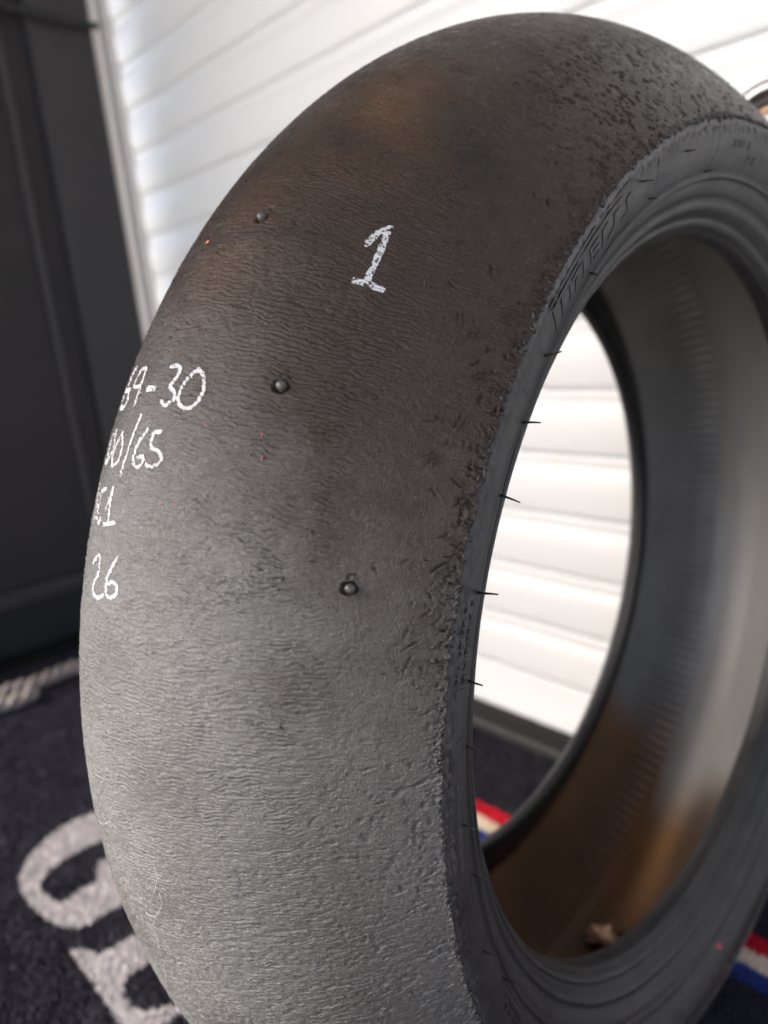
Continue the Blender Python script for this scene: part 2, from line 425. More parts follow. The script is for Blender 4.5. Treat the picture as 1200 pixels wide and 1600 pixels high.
# ------------------------------------------------------------------ roller shutter with guide rail and sill
PITCH = 0.0725
def shutter():
    root = empty('roller_shutter', (0, 0.30, 0))
    tag(root, 'white roller shutter of curved horizontal slats behind the tyre', 'shutter')
    prof = [(0.3, 3.0), (0.9, 5.0), (3.5, 6.6), (8, 7.6), (18, 9.0), (30, 9.8), (42, 9.6), (50, 8.4), (54, 7.0), (57, 6.0), (60, 5.7), (63, 6.2), (67, 6.8), (70, 6.4), (71.6, 5.0), (71.9, 3), (71.9, -4), (0.6, -4)]
    xs = [-1.132, -1.128, -1.118, -0.9, -0.6, -0.3, 0.0, 0.3, 0.8, 1.45]
    V = []
    for i, x in enumerate(xs):
        k = (0.35, 0.85, 1, 1, 1, 1, 1, 1, 1, 1)[i]
        for z, d in prof: V.append((x, -(d * k if d > 0 else d) * MM, z * MM))
    n = len(prof); F = []
    for i in range(len(xs) - 1):
        for j in range(n):
            a = i * n + j; b = i * n + (j + 1) % n
            F.append((a, a + n, b + n, b))
    F.append(tuple(range(n))); F.append(tuple(range((len(xs) - 1) * n, len(xs) * n))[::-1])
    s0 = mesh_obj('slat', V, F, M_WHITE, root)
    s0.location.z = -0.005 + PITCH
    rs = random.Random(4)
    for k in range(2, 31):
        s = s0.copy(); COL.objects.link(s); s.parent = root
        s.location = (0, rs.uniform(-.0006, .0006), -0.005 + PITCH * k)
    box('bottom_bar', -1.130, 1.45, -0.009, 0.004, 0.001, PITCH - 0.006, M_WHITE, root, 0.003)
    # round flush lock on the right
    lk = empty('round_lock', (0.0, 0, 0)); lk.parent = root
    cx, cz = 0.012, 0.636
    def ring(name, r0, r1, y0, y1, mt, par):
        n = 64; V = []; F = []
        for i in range(n):
            a = 2 * math.pi * i / n; c, s = math.cos(a), math.sin(a)
            V += [(cx + r0 * c, y0, cz + r0 * s), (cx + r1 * c, y0, cz + r1 * s), (cx + (r1 + .0006) * c, y1, cz + (r1 + .0006) * s), (cx + r0 * c, y1, cz + r0 * s)]
        for i in range(n):
            a, b = i * 4, ((i + 1) % n) * 4
            for j in range(4): F.append((a + j, a + (j + 1) % 4, b + (j + 1) % 4, b + j))
        return mesh_obj(name, V, F, mt, par)
    COL.objects.unlink(lk); bpy.data.objects.remove(lk)
    body = ring('round_lock', 0.036, 0.0445, -0.016, 0.0, M_CHROME, root)
    ring('black_ring', 0.026, 0.0355, -0.013, 0.0, M_BLACK, body)
    ring('copper_rim', 0.021, 0.0258, -0.0145, 0.0, M_COPPER, body)
    V = [(cx, -0.012, cz)] + [(cx + .0208 * math.cos(t * math.pi / 16), -0.011, cz + .0208 * math.sin(t * math.pi / 16)) for t in range(32)]
    mesh_obj('cap', V, [(0, i + 1, (i + 1) % 32 + 1) for i in range(32)], M_WHITE, body)
    # guide rail at the left
    gr = empty('guide_rail', (0, 0.30, 0))
    tag(gr, 'white vertical guide rail at the left end of the shutter', 'guide rail')
    pr = [(-1.227, 0.02), (-1.227, -0.020), (-1.222, -0.026), (-1.205, -0.026), (-1.200, -0.020), (-1.199, -0.008), (-1.190, -0.006), (-1.176, -0.010), (-1.174, -0.018), (-1.168, -0.020), (-1.163, -0.016), (-1.161, -0.006), (-1.146, -0.004), (-1.143, -0.010), (-1.136, -0.011), (-1.133, -0.006), (-1.133, 0.02)]
    V = [(x, y, z) for z in (0.0, 0.6, 1.2, 2.3) for x, y in pr]; n = len(pr); F = []
    for i in range(3):
        for j in range(n - 1): F.append((i * n + j, i * n + j + 1, (i + 1) * n + j + 1, (i + 1) * n + j))
    mesh_obj('rail_channel', V, F, M_RAIL, gr, smooth=False)
    box('brush_seal', -1.2, -1.136, -0.0055, 0.0, 0.0, 2.3, M_EDGE, gr)
    box('joint_cover', -1.2275, -1.2, -0.0285, -0.025, 0.655, 0.668, M_RAIL, gr, 0.001)
    # sill
    sl = empty('sill', (0, 0, 0)); tag(sl, 'dark metal sill strip along the foot of the white shutter', 'sill')
    box('base_strip', -1.0, 1.45, 0.2365, 0.270, -0.010, 0.010, M_SILL, sl, 0.002)
    box('front_lip', -1.0, 1.45, 0.2300, 0.2362, -0.009, 0.014, M_EDGE, sl, 0.002)
    box('rear_channel', -1.0, 1.45, 0.2702, 0.33, -0.010, 0.0, M_DARK2, sl)
shutter()

# ------------------------------------------------------------------ dark cabinet wall on the left
def cabinet():
    root = empty('dark_panel_wall', (-1.10, 0, 0))
    tag(root, 'dark grey panelled wall at the left beside the white guide rail', 'wall')
    box('flat_panel', -0.04, 0.0, 0.131, 0.240, 0.128, 1.16, M_DARK, root, 0.003)
    box('recessed_panel', -0.055, -0.012, -0.5, 0.1265, 0.128, 2.3, M_DARK2, root, 0.002)
    box('corner_strip', -0.05, -0.006, 0.076, 0.090, 0.128, 2.3, M_DARK, root, 0.003)
    box('bottom_rail', -0.05, 0.004, -0.5, 0.240, 0.098, 0.126, M_EDGE, root, 0.004)
    box('plinth', -0.09, -0.035, -0.5, 0.240, -0.010, 0.096, M_BLACK, root)
    box('floor_trim', -0.034, 0.046, -0.5, 0.232, -0.010, 0.004, M_SILL, root, 0.002)
    box('upper_panel', -0.05, 0.006, 0.095, 0.240, 1.165, 2.3, M_DARK2, root, 0.004)
    # sagging black cable across the top
    ys = np.linspace(0.245, -0.25, 30)
    P = [(0.015, y, 1.055 + 0.16 * (0.245 - y) - 0.35 * (0.245 - y) * (0.5 - (0.245 - y))) for y in ys]
    v, f = tube(P, 0.006, 10)
    ob = mesh_obj('black_cable', [(a - 1.10, b, c) for a, b, c in v], f, M_BLACK)
    tag(ob, 'black cable hanging across the top of the dark wall', 'cable')
cabinet()

# ------------------------------------------------------------------ cream rope on the carpet
def rope():
    path = np.array([(-0.935, -0.33), (-0.942, -0.25), (-0.945, -0.18), (-0.945, -0.147), (-0.936, -0.116), (-0.943, -0.071), (-0.941, -0.045), (-0.950, 0.02), (-0.955, 0.10)])
    path2 = np.array([(-0.915, -0.33), (-0.914, -0.25), (-0.906, -0.19), (-0.899, -0.162), (-0.900, -0.140), (-0.905, -0.128)])
    def strand(pp, z0, reach):
        d = np.r_[0, np.cumsum(np.linalg.norm(np.diff(pp, axis=0), axis=1))]
        t = np.linspace(0, d[-1], max(10, int(d[-1] / 0.0022)))
        x = np.interp(t, d, pp[:, 0]); y = np.interp(t, d, pp[:, 1])
        k = np.ones(9) / 9; xs = np.convolve(np.pad(x, 4, 'edge'), k, 'valid'); ys = np.convolve(np.pad(y, 4, 'edge'), k, 'valid')
        out = []
        for ph in (0, 2.094, 4.189):
            a = t / 0.060 * 2 * math.pi + ph
            out.append(tube(np.c_[xs + reach * np.cos(a), ys + 0.2 * reach * np.cos(a), z0 + reach * np.sin(a)], 0.0055, 8))
        return join(out)
    a = strand(path, 0.018, 0.0072); b = strand(path2, 0.018, 0.0072)
    v, f = join([a, b])
    o = mesh_obj('twisted_rope', v, f, M_ROPE)
    tag(o, 'cream twisted rope lying doubled on the carpet by the dark wall', 'rope')
rope()

# room unit: slats of the shutter are 77.6 mm, floor lies 37 mm under the tyre
ROOM_S, ROOM_O = 1.07, Vector((-0.0203, 0.0292, -0.0366))
for o in [q for q in bpy.data.objects if q.parent is None and q.type in ('MESH', 'EMPTY')]:
    o.location = ROOM_O + ROOM_S * o.location
    if o.name != 'pavement': o.scale = (ROOM_S,) * 3

def stand():
    root = empty('tyre_stand', (0, 0, -0.0366)); tag(root, 'low black wooden chock stand carrying the tyre on the carpet', 'stand')
    for sy in (-1, 1):
        v = [(-0.05, sy * 0.02, 0), (0.05, sy * 0.02, 0), (0.05, sy * 0.065, 0), (-0.05, sy * 0.065, 0), (-0.05, sy * 0.02, 0.0366), (0.05, sy * 0.02, 0.0366), (0.05, sy * 0.065, 0.0415), (-0.05, sy * 0.065, 0.0415)]
        mesh_obj('chock', v, [(3, 2, 1, 0), (4, 5, 6, 7), (0, 1, 5, 4), (1, 2, 6, 5), (2, 3, 7, 6), (3, 0, 4, 7)], M_BLACK, root, smooth=False)
    box('base_board', -0.05, 0.05, -0.0195, 0.0195, 0.0, 0.034, M_BLACK, root, 0.001)
stand()

# ------------------------------------------------------------------ THE TYRE
ZT, RT, RR, PW = 106.46, 266.38, 336.76, 2.083
RB = 216.0
tyre = empty('racing_tyre', (0, 0, 0))
ax = Vector(AXIS).normalized(); e2 = (Vector((0, 0, 1)) - ax * ax.z).normalized(); e1 = e2.cross(ax)
tyre.matrix_world = Matrix((ax, e1, e2)).transposed().to_4x4()
tyre.location.z = 0.0
tag(tyre, 'large worn slick motorcycle tyre with white marker writing, standing upright over the carpet', 'tyre')

def loc(theta, z, r):
    """tyre coordinates (radians, mm, mm) -> local metres"""
    theta, z, r = np.broadcast_arrays(theta, z, r)
    z = z + 18.0 * sstep(25, 106, -z)      # the rear half of the unmounted carcass is drawn in a little
    return np.stack([z, r * np.sin(theta), r * np.cos(theta) + RR], -1) * MM
def rprof(z): return RR - (RR - RT) * np.abs(z / ZT) ** PW
def drdz(z): return -(RR - RT) * PW * np.abs(z / ZT) ** (PW - 1) * np.sign(z) / ZT
_zz = np.linspace(-ZT, ZT, 4001); _rr = rprof(_zz)
_ss = np.r_[0, np.cumsum(np.hypot(np.diff(_zz), np.diff(_rr)))]; _ss -= np.interp(0, _zz, _ss)
def z_of_s(s): return np.interp(s, _ss, _zz)
def s_of_z(z): return np.interp(z, _zz, _ss)
S_EDGE = _ss[-1]
def tread_point(theta, z, h):
    r = rprof(z); k = drdz(z); n = 1 / np.sqrt(1 + k * k)
    return loc(theta, z - k * n * h, r + n * h)

PINS = [(-47.13, 20.5), (-58.28, 54.11), (-69.76, 83.24)]
_tr = random.Random(11)
TEARS = []          # (theta_deg, s, length, heading, depth, lift)
for _i in range(150):
    th = _tr.uniform(-113, -14); d = abs(_tr.gauss(0, 1)) * 13 + 1.5
    if th > -40 and _tr.random() < .35: continue
    TEARS.append((th, S_EDGE - d, _tr.uniform(1.5, 6.0) * (1.4 if _tr.random() < .2 else 1), _tr.gauss(0.35, 0.55), _tr.uniform(.35, 1.0), _tr.uniform(.2, .8)))
for th, d, ln, hd, dp, lf in [(-63.8, 5, 8, 0.2, 1.1, .9), (-62.6, 6, 6, 0.8, 1.0, .9), (-70.5, 10, 8, 0.5, .8, .7), (-74.5, 14, 8, .4, .9, .5), (-67.5, 8, 8, .7, 1.2, .9), (-83, 8, 7, 1.1, 1.2, .3), (-98.5, 6, 8, 1.2, 1.3, .2), (-53, 12, 10, .4, .7, .9), (-48, 10, 9, .2, .5, .9), (-50.5, 20, 7, .3, .5, .8), (-57, 14, 8, .4, .7, .8), (-60, 20, 8, .7, .5, .7)]:
    TEARS.append((th, S_EDGE - d, ln, hd, dp, lf))

for _i in range(230):
    th = _tr.uniform(-86, -30)
    TEARS.append((th, S_EDGE - abs(_tr.gauss(0, 1)) * 3.2 - .6, _tr.uniform(1.0, 2.6), _tr.gauss(.3, .7), _tr.uniform(.4, 1.0), _tr.uniform(.5, 1.3)))

def height(thd, s):
    """tread relief in mm at theta (deg), arc position s (mm)"""
    u = np.radians(thd) * RR
    low = sstep(-75, -100, thd)            # bottom of the picture: finer and softer
    top = sstep(-56, -40, thd)             # upper third: smoother, granular
    edge = sstep(78, 104, s)               # towards the tread edge
    band = sstep(84, 92, s) * (1 - sstep(112, 122, s)) * sstep(-58, -68, thd)
    wu = fbm(u / 5.0, s / 6.0, 1, 3); wv = fbm(u / 6.0 + 31, s / 5.0, 2, 2)
    uu = u + 1.5 * wu + 0.035 * (s - 40) * np.clip((thd + 60) / 60, -1, 1); ss = s + 1.8 * wv
    # graining wrinkles running across the tread
    sc = 2.25 + 0.5 * vn(u / 60, s / 60, 4)
    n1 = vn(uu / sc, ss / 8.0, 3) - 0.5
    cr = np.exp(-(n1 / 0.115) ** 2)
    n2 = vn(uu / 1.6 + 40, ss / 4.2, 5) - 0.5
    cr2 = np.exp(-(n2 / 0.13) ** 2)
    patch = 0.88 + 0.22 * sstep(-.35, .35, fbm(u / 28, s / 34, 6, 2))
    brk = sstep(0.22, 0.50, vn(u / 3.0, s / 5.0, 0))
    aw = patch * (1 - 0.28 * low) * (1 - 0.60 * top) * (1 - 0.85 * edge)
    h = -0.22 * cr * brk * aw - 0.12 * cr2 * aw
    # overlapping scale-like terraces: gentle rise, sudden drop
    ph = uu / 1.95 + low * (uu + 441) * (1 / 1.40 - 1 / 1.95) + 1.3 * vn(u / 4.5, s / 5.5, 0) + 0.35 * vn(u / 2.0, s / 2.4, 3) + 2.2 * vn(u / 22, s / 26, 5)
    fr = ph - np.floor(ph)
    saw = np.where(fr < 0.80, fr / 0.80, (1 - fr) / 0.20)
    h += (0.46 * (saw - 0.5) - 0.55 * np.exp(-((fr - 0.95) / .09) ** 2) * sstep(.3, .6, vn(u / 2.5, s / 4.5, 6))) * aw * (0.35 + 0.65 * sstep(.25, .6, vn(u / 7, s / 9, 2)))
    h += 0.16 * fbm(uu / 2.2, ss / 4.0, 7, 2) * aw
    # granules
    h += (0.16 - 0.03 * top) * fbm(u / 1.15, s / 1.25, 2, 3)
    # circumferential tearing band
    n3 = vn(u / 6.5 + 9, (s + 1.3 * wu) / 1.7, 6) - 0.5
    h -= 0.18 * np.exp(-(n3 / 0.09) ** 2) * np.maximum(band, 0.6 * edge * (1 - top)) * sstep(.3, .6, vn(u / 7, s / 4, 1))
    # fine ripple lower down
    n4 = vn(uu / 1.5, ss / 5.5, 1) - 0.5
    h -= 0.30 * np.exp(-(n4 / 0.10) ** 2) * low * (1 - 0.5 * edge)
    # pits in the upper right shoulder
    pm = sstep(-40, -20, thd) * sstep(50, 100, s)
    p1 = vn(u / 2.1, s / 1.75, 7)
    h -= 0.9 * sstep(0.74, 0.85, p1) * pm
    pm2 = sstep(-76, -88, thd) * sstep(70, 105, s)
    h -= 0.75 * sstep(0.84, 0.93, vn(u / 2.4, s / 2.0, 4)) * pm2
    # long faint scratch
    # pins sit in torn pits
    for pt, pz in PINS:
        ps = float(s_of_z(pz)); du = u - math.radians(pt) * RR; ds = s - ps
        m = (np.abs(du) < 9) & (np.abs(ds) < 9)
        if np.any(m):
            d = np.hypot(du[m], ds[m]); a = np.arctan2(ds[m], du[m])
            rad = 2.45 + 0.75 * np.maximum(0, np.cos(a + 2.2)) + 0.15 * np.sin(a * 5)
            hh = -1.8 * (1 - sstep(rad - .8, rad + .5, d)) + 0.22 * np.exp(-((d - rad - .9) / .6) ** 2)
            cres = np.exp(-((np.hypot(du[m] - 3.6, ds[m] - .6) - 1.6) / .5) ** 2) * (du[m] > 3.0)
            h[m] = h[m] * sstep(rad - .2, rad + 1.5, d) + hh - 0.8 * cres
    for th, st, ln, hd, dp, lf in TEARS:
        du = u - math.radians(th) * RR; ds = s - st
        m = (np.abs(du) < ln + 2) & (np.abs(ds) < ln + 2)
        if not np.any(m): continue
        a = du[m]; b = ds[m]; c, sn = math.cos(hd), math.sin(hd)
        p = a * c + b * sn; q = -a * sn + b * c + 0.9 * np.sin(p / ln * 2.6 + th) + 0.5 * fbm(a / 1.4, b / 1.4 + th, 3, 2)
        t = np.clip(1 - (np.abs(p) / (ln * .62)) ** 2, 0, 1)
        lf = lf * (.45 if th < -76 else 1.0)
        h[m] += -1.1 * dp * np.exp(-((q) / .42) ** 2) * t + lf * .75 * np.exp(-((q - .85) / .45) ** 2) * t
    return h

def tread():
    fine = np.radians(np.arange(-119, 14, 0.37 / RR * 57.2958)); rest = np.radians(np.arange(14.6, 360 - 119 - .3, 1.2))
    TH = np.concatenate([fine, rest])
    s_f = np.arange(-52, S_EDGE - 0.3, 0.7); s_c = np.linspace(-S_EDGE, -53, 34)
    SS = np.concatenate([s_c, s_f, [S_EDGE]])
    T, S = np.meshgrid(TH, SS, indexing='ij')
    thd = np.degrees(T)
    h = height(thd, S)
    fade = sstep(-119, -117, thd) * (1 - sstep(11, 14, thd)) * sstep(-53, -48, S)
    h = h * np.where(fade > 0, fade, 0) 
    # ragged edge: last columns pushed in or out and lifted
    u = T * RR
    j = sstep(S_EDGE - 3.5, S_EDGE, S)
    jag = 2.3 * fbm(u / 3.6, u * 0 + 3, 2, 3) + 1.0 * fbm(u / 1.0, u * 0 + 9, 5, 2) + 0.8 * fbm(u / 14.0, u * 0 + 1, 4, 2)
    S2 = S + jag * j * fade
    Z = z_of_s(np.minimum(S2, S_EDGE)); over = np.maximum(S2 - S_EDGE, 0) * .5
    h = h + 0.9 * j * np.abs(fbm(u / 2.2, S / 1.5, 6, 2)) * fade
    P = tread_point(T, Z, h)
    P[..., 0] += over * 0.4 * MM
    # wrap the rim over to a lower lip
    lipP = tread_point(TH, np.full(TH.shape, ZT), -2.0 + 0 * TH); lipN = tread_point(TH, np.full(TH.shape, -ZT), -3.2 + 0 * TH)
    P = np.concatenate([lipN[:, None], P, lipP[:, None]], 1)
    nu, nv = P.shape[:2]
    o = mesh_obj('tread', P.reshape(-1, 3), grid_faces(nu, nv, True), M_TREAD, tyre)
    Tt = np.repeat(thd[:, :1], nv, 1); St = np.concatenate([S[:, :1], S, S[:, -1:]], 1); U = np.radians(Tt) * RR
    nz = fbm(U / 40, St / 40, 3, 4); nz2 = fbm(U / 9, St / 9, 5, 3)
    zc = z_of_s(St)
    # brown bloom: upper part and the strip near the edge down to about -75 deg
    lim = -59 - 14 * sstep(20, 112, St)
    bl = sstep(-15, 13, Tt - lim + 9 * nz) * (1 - 0.55 * sstep(-24, -8, Tt + 8 * nz) * sstep(60, 110, St))
    edgeb = sstep(88, 122, St + 8 * nz2) * sstep(-90, -68, Tt + 8 * nz)
    bl = np.clip(np.maximum(bl, edgeb * .8) + 0.12 * nz2, 0, 1)
    am = 0.95 * np.exp(-(((U + np.radians(36.0) * RR + 0.5 * (zc - 40)) / 40) ** 2 + ((zc - 38) / 24) ** 2)) * (0.75 + 1.1 * nz) + .35 * np.exp(-(((U + np.radians(50) * RR) / 40) ** 2 + ((zc - 12) / 20) ** 2))
    dk = .8 * np.exp(-(((U + np.radians(36.5) * RR + 0.9 * (zc - 70)) / 20) ** 2 + ((zc - 70) / 20) ** 2)) * (.8 + 1.4 * nz)
    dk = dk + .55 * np.exp(-((U + np.radians(48.5) * RR - 0.16 * (zc - 20) ** 1.0) / 3.5) ** 2) * sstep(-10, 0, zc) * (1 - sstep(38, 56, zc))
    painted_sheen = sstep(-58, -80, Tt + 8 * nz) * (1 - 0.75 * sstep(35, 100, St + 14 * nz)) * (.75 + .5 * nz)  # sheen of the lower tread put into the colour, fading towards the shoulder
    fattr(o, 'painted_sheen', np.clip(painted_sheen, 0, 1))
    fattr(o, 'arc_u', U + 2000); fattr(o, 'arc_s', St + 500); fattr(o, 'shoulder', sstep(80, 100, St + 6 * nz))
    fattr(o, 'brown_tone', bl); fattr(o, 'amber', np.clip(am * .8, 0, 1)); fattr(o, 'dark', np.clip(dk, 0, 1))
    return o
tread()

# sidewalls ---------------------------------------------------------
SIDE = [(266.6, ZT - 1.0), (265.0, ZT - .35), (262.5, ZT - .2), (259, 105.6), (254, 104.6), (249, 102.4), (245, 100.0), (242, 97.9), (241.2, 98.3), (240.2, 98.2), (239.4, 96.4), (236, 94.6), (233.5, 92.6), (232, 90.6), (230, 89.4), (228.4, 89.7), (226.6, 88.5), (224.4, 85.4), (222.6, 82.9), (221.0, 82.9), (219.3, 81.6), (217.4, 78.4)]
BEAD = [(217.4, 78.4), (216.2, 76.6), (215.7, 75), (215.6, 72.5), (215.7, 69), (216.4, 66.2), (218.2, 65.0), (221, 65.4), (225, 67.5)]
LIN = [(225, 67.5), (230, 71), (238, 77), (248, 84), (258, 89.5), (266, 91.5), (275, 87.5), (284, 80.5), (294, 71), (303, 60), (311, 48), (317.5, 35), (322, 22), (325, 10), (325.8, 0)]
def resample(P, step):
    P = np.array(P, float)
    # Catmull-Rom
    Q = []
    for i in range(len(P) - 1):
        p0 = P[max(i - 1, 0)]; p1 = P[i]; p2 = P[i + 1]; p3 = P[min(i + 2, len(P) - 1)]
        for t in np.linspace(0, 1, 10, endpoint=False):
            Q.append(.5 * ((2 * p1) + (-p0 + p2) * t + (2 * p0 - 5 * p1 + 4 * p2 - p3) * t * t + (-p0 + 3 * p1 - 3 * p2 + p3) * t ** 3))
    Q.append(P[-1]); Q = np.array(Q)
    d = np.r_[0, np.cumsum(np.linalg.norm(np.diff(Q, axis=0), axis=1))]
    n = max(3, int(round(d[-1] / step)) + 1); t = np.linspace(0, d[-1], n)
    return np.c_[np.interp(t, d, Q[:, 0]), np.interp(t, d, Q[:, 1])]
_SP = resample(SIDE, 0.4)
def side_z(r):
    o = np.argsort(_SP[:, 0]); return np.interp(r, _SP[o, 0], _SP[o, 1])
def squeeze(z):      # the rear bead of the unmounted tyre stands a little closer in
    return z
def revolve(name, prof, side, nth, mat, disp=None, step=0.6):
    pr = resample(prof, step)
    r, z = pr[:, 0], pr[:, 1].copy()
    if side < 0:
        z = -z
    TH = np.linspace(-math.pi, math.pi, nth, endpoint=False)
    T, R_ = np.meshgrid(TH, r, indexing='ij'); Z = np.broadcast_to(z, T.shape).copy(); R_ = R_.copy()
    if disp is not None: Z, R_ = disp(T, R_, Z)
    P = loc(T, Z, R_)
    F = grid_faces(nth, len(r), True)
    if side > 0: F = F[:, ::-1]
    return mesh_obj(name, P.reshape(-1, 3), F, mat, tyre), T, R_
def sd(T, R_, Z):
    u = T * 250
    f = sstep(256.5, 264.6, R_)
    Z = Z + 0.9 * f * fbm(u / 2.2, R_ / 1.2, 3, 3) + 0.12 * fbm(u / 30, R_ / 5, 4, 2)
    R2 = R_ + 0.25 * fbm(u / 25, R_ / 12, 1, 2)
    return Z, R2
so, T_, R__ = revolve('sidewall', SIDE, 1, 2000, M_SIDE, sd, 0.5)
so['label'] = 'near sidewall with moulded lettering'
edge_f = sstep(262.3, 264.0, R__ + 1.6 * fbm(T_ * 250 / 4, T_ * 0, 2, 3)) * (0.25 + 0.75 * sstep(-math.radians(52), -math.radians(40), T_))
fattr(so, 'scuff', np.clip(edge_f, 0, 1))
sr, T_, R__ = revolve('sidewall', SIDE, -1, 360, M_SIDE, None, 1.2)
fattr(sr, 'scuff', np.zeros(T_.shape))
bo, _, _ = revolve('bead', BEAD, 1, 720, M_SIDE, None, 0.5)
fattr(bo, 'scuff', np.zeros(len(bo.data.vertices)))
BEAD_R = [(r, z) for r, z in BEAD]
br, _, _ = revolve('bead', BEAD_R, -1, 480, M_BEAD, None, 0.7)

def liner():
    pr = resample(LIN, 1.5); r = pr[:, 0]; z = pr[:, 1]
    rz = list(zip(r, z)); rear = [(a, -b) for a, b in rz]
    full = np.array(rz + rear[::-1][1:])
    r, z = full[:, 0], full[:, 1]
    s = np.r_[0, np.cumsum(np.hypot(np.diff(r), np.diff(z)))]; s -= s[len(s) // 2]
    nth = 1500
    TH = np.linspace(-math.pi, math.pi, nth, endpoint=False)
    T, S = np.meshgrid(TH, s, indexing='ij'); Rg = np.broadcast_to(r, T.shape).copy(); Zg = np.broadcast_to(z, T.shape).copy()
    ribm = sstep(26, 34, S) * (1 - sstep(110, 124, S)) * (0.6 + .4 * vn(T * 9, S / 60, 3))
    rib = 1.5 * np.cos(T * 212 + 0.012 * (S + 40)) * ribm + 0.55 * np.cos(T * 300) * sstep(-58, -70, S) * (1 - sstep(-96, -112, S))
    fine = 0.18 * (vn(T * 330, S / 30, 1) - .5)
    stepb = 0.9 * sstep(24, 30, S)
    Rg = Rg - rib - fine - stepb
    P = loc(T, Zg, Rg)
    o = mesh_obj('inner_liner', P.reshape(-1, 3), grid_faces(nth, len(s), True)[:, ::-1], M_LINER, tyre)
    td = np.degrees(T)
    # brown tone low in the casing, down to the lowest point (180 deg)
    td = td % 360
    b = sstep(-5, 9, td - 133 - 13 * sstep(34, 20, S) + 5 * fbm(T * 6, S / 50, 2, 3)) * (1 - sstep(250, 290, td))
    fattr(o, 'brown_tone', np.clip(b, 0, 1)); fattr(o, 'apex_and_shade', np.clip(sstep(112, 122, np.abs(S)) + .75 * sstep(4, -20, S) * sstep(138, 150, td) * (1 - sstep(240, 280, td)), 0, 1)); fattr(o, 'painted_reflection', np.clip(sstep(40, 12, S + 8 * fbm(T * 4, S / 60, 6, 2)) * (.75 + .35 * fbm(T * 5, S / 22, 4, 3)), 0, 1))  # bead filler plus painted bottom shade; reflected light painted on the near half
liner()

# moulded marks, hairs ------------------------------------------------
def side_pt(thd, r, lift):
    T = np.radians(np.asarray(thd, float)); r = np.asarray(r, float)
    return loc(T, side_z(r) + lift, r)
def ribbon(pts, w, h):
    """raised strip along (theta_deg, r) points on the near sidewall"""
    P = np.array(pts, float); d = np.r_[0, np.cumsum(np.hypot(np.diff(P[:, 0]) * 4.4, np.diff(P[:, 1])))]
    n = max(3, int(d[-1] / 1.5) + 1); t = np.linspace(0, d[-1], n)
    a = np.interp(t, d, P[:, 0]); r = np.interp(t, d, P[:, 1])
    da = np.gradient(a) * 4.4; dr = np.gradient(r); L_ = np.hypot(da, dr) + 1e-9
    na = -dr / L_; nr = da / L_
    rows = []
    for off, lf in ((-.5, -.3), (-.4, h), (.4, h), (.5, -.3)):
        rows.append(side_pt(a + na * off * w / 4.4, r + nr * off * w, lf))
    V = np.stack(rows, 1).reshape(-1, 3)
    F = [(i * 4 + j, i * 4 + j + 1, (i + 1) * 4 + j + 1, (i + 1) * 4 + j) for i in range(n - 1) for j in range(3)]
    F += [(0, 3, 2, 1), ((n - 1) * 4, (n - 1) * 4 + 1, (n - 1) * 4 + 2, (n - 1) * 4 + 3)]
    return V, F
LOGO = [[[(-45.9, 262.9), (-43.6, 263.0), (-37.7, 262.6), (-31.7, 262.6), (-27.4, 262.9)], [(-45.0, 260.4), (-43.4, 260.6), (-40.2, 260.2), (-34.6, 260.3), (-30.3, 260.4)], [(-45.9, 262.8), (-45.0, 260.6)], [(-43.4, 258.8), (-43.9, 251.4)], [(-45.0, 262.1), (-45.4, 251)]],
        [[(-41.7, 257.6), (-42.1, 252.3)]],
        [[(-41.2, 258.0), (-38.8, 258)], [(-40.5, 256), (-39.9, 255.0)], [(-38.7, 258.0), (-39.2, 251.5)], [(-40.6, 256.1), (-40.9, 251.2)]],
        [[(-37.4, 257.4), (-35.4, 257.4)], [(-36.7, 255.2), (-35.5, 254.8)], [(-36.7, 252.1), (-35.5, 251.6)], [(-37.2, 257.4), (-37.4, 251.6)]],
        [[(-34.5, 257.5), (-33.3, 257.5)], [(-34.6, 257.5), (-34.8, 251.1)]],
        [[(-32.0, 257.4), (-30.8, 257.5)], [(-32.0, 257.4), (-32.2, 253.1), (-33.5, 251.6)]],
        [[(-29.4, 257.4), (-28.3, 257.9)], [(-29.4, 257.4), (-29.2, 252.4), (-30.6, 251.5)]]]
for letter in LOGO:
    v, f = join([ribbon(s, 0.85, 0.35) for s in letter])
    mesh_obj('moulded_letter', v, f, M_MOULD, tyre, smooth=False)
CHEV = [[(-22.1, 261), (-22.4, 253.9), (-22.6, 244.8)], [(-7.2, 259.5), (-7.4, 246.9), (-7.8, 243.0)], [(-52.1, 261.5), (-52.3, 252.6)], [(-59.2, 261.5), (-58.5, 248.0)], [(-79.9, 246.5), (-81.2, 262.0)], [(-87.7, 253), (-89.2, 262)], [(-94.2, 247.2), (-96.2, 261.3)], [(-66, 261), (-65.7, 246)], [(-73, 261), (-73.4, 246)], [(-102, 261), (-103, 246)]]
for c in CHEV:
    v, f = ribbon(c, 0.28, 0.12)
    mesh_obj('mould_line', v, f, M_MOULD, tyre, smooth=False)
arcs = [ribbon([(a, 244.2) for a in np.arange(-118, 16, 1.0)], .45, .2)]
v, f = join(arcs); mesh_obj('mould_rib', v, f, M_SIDE, tyre, smooth=False)
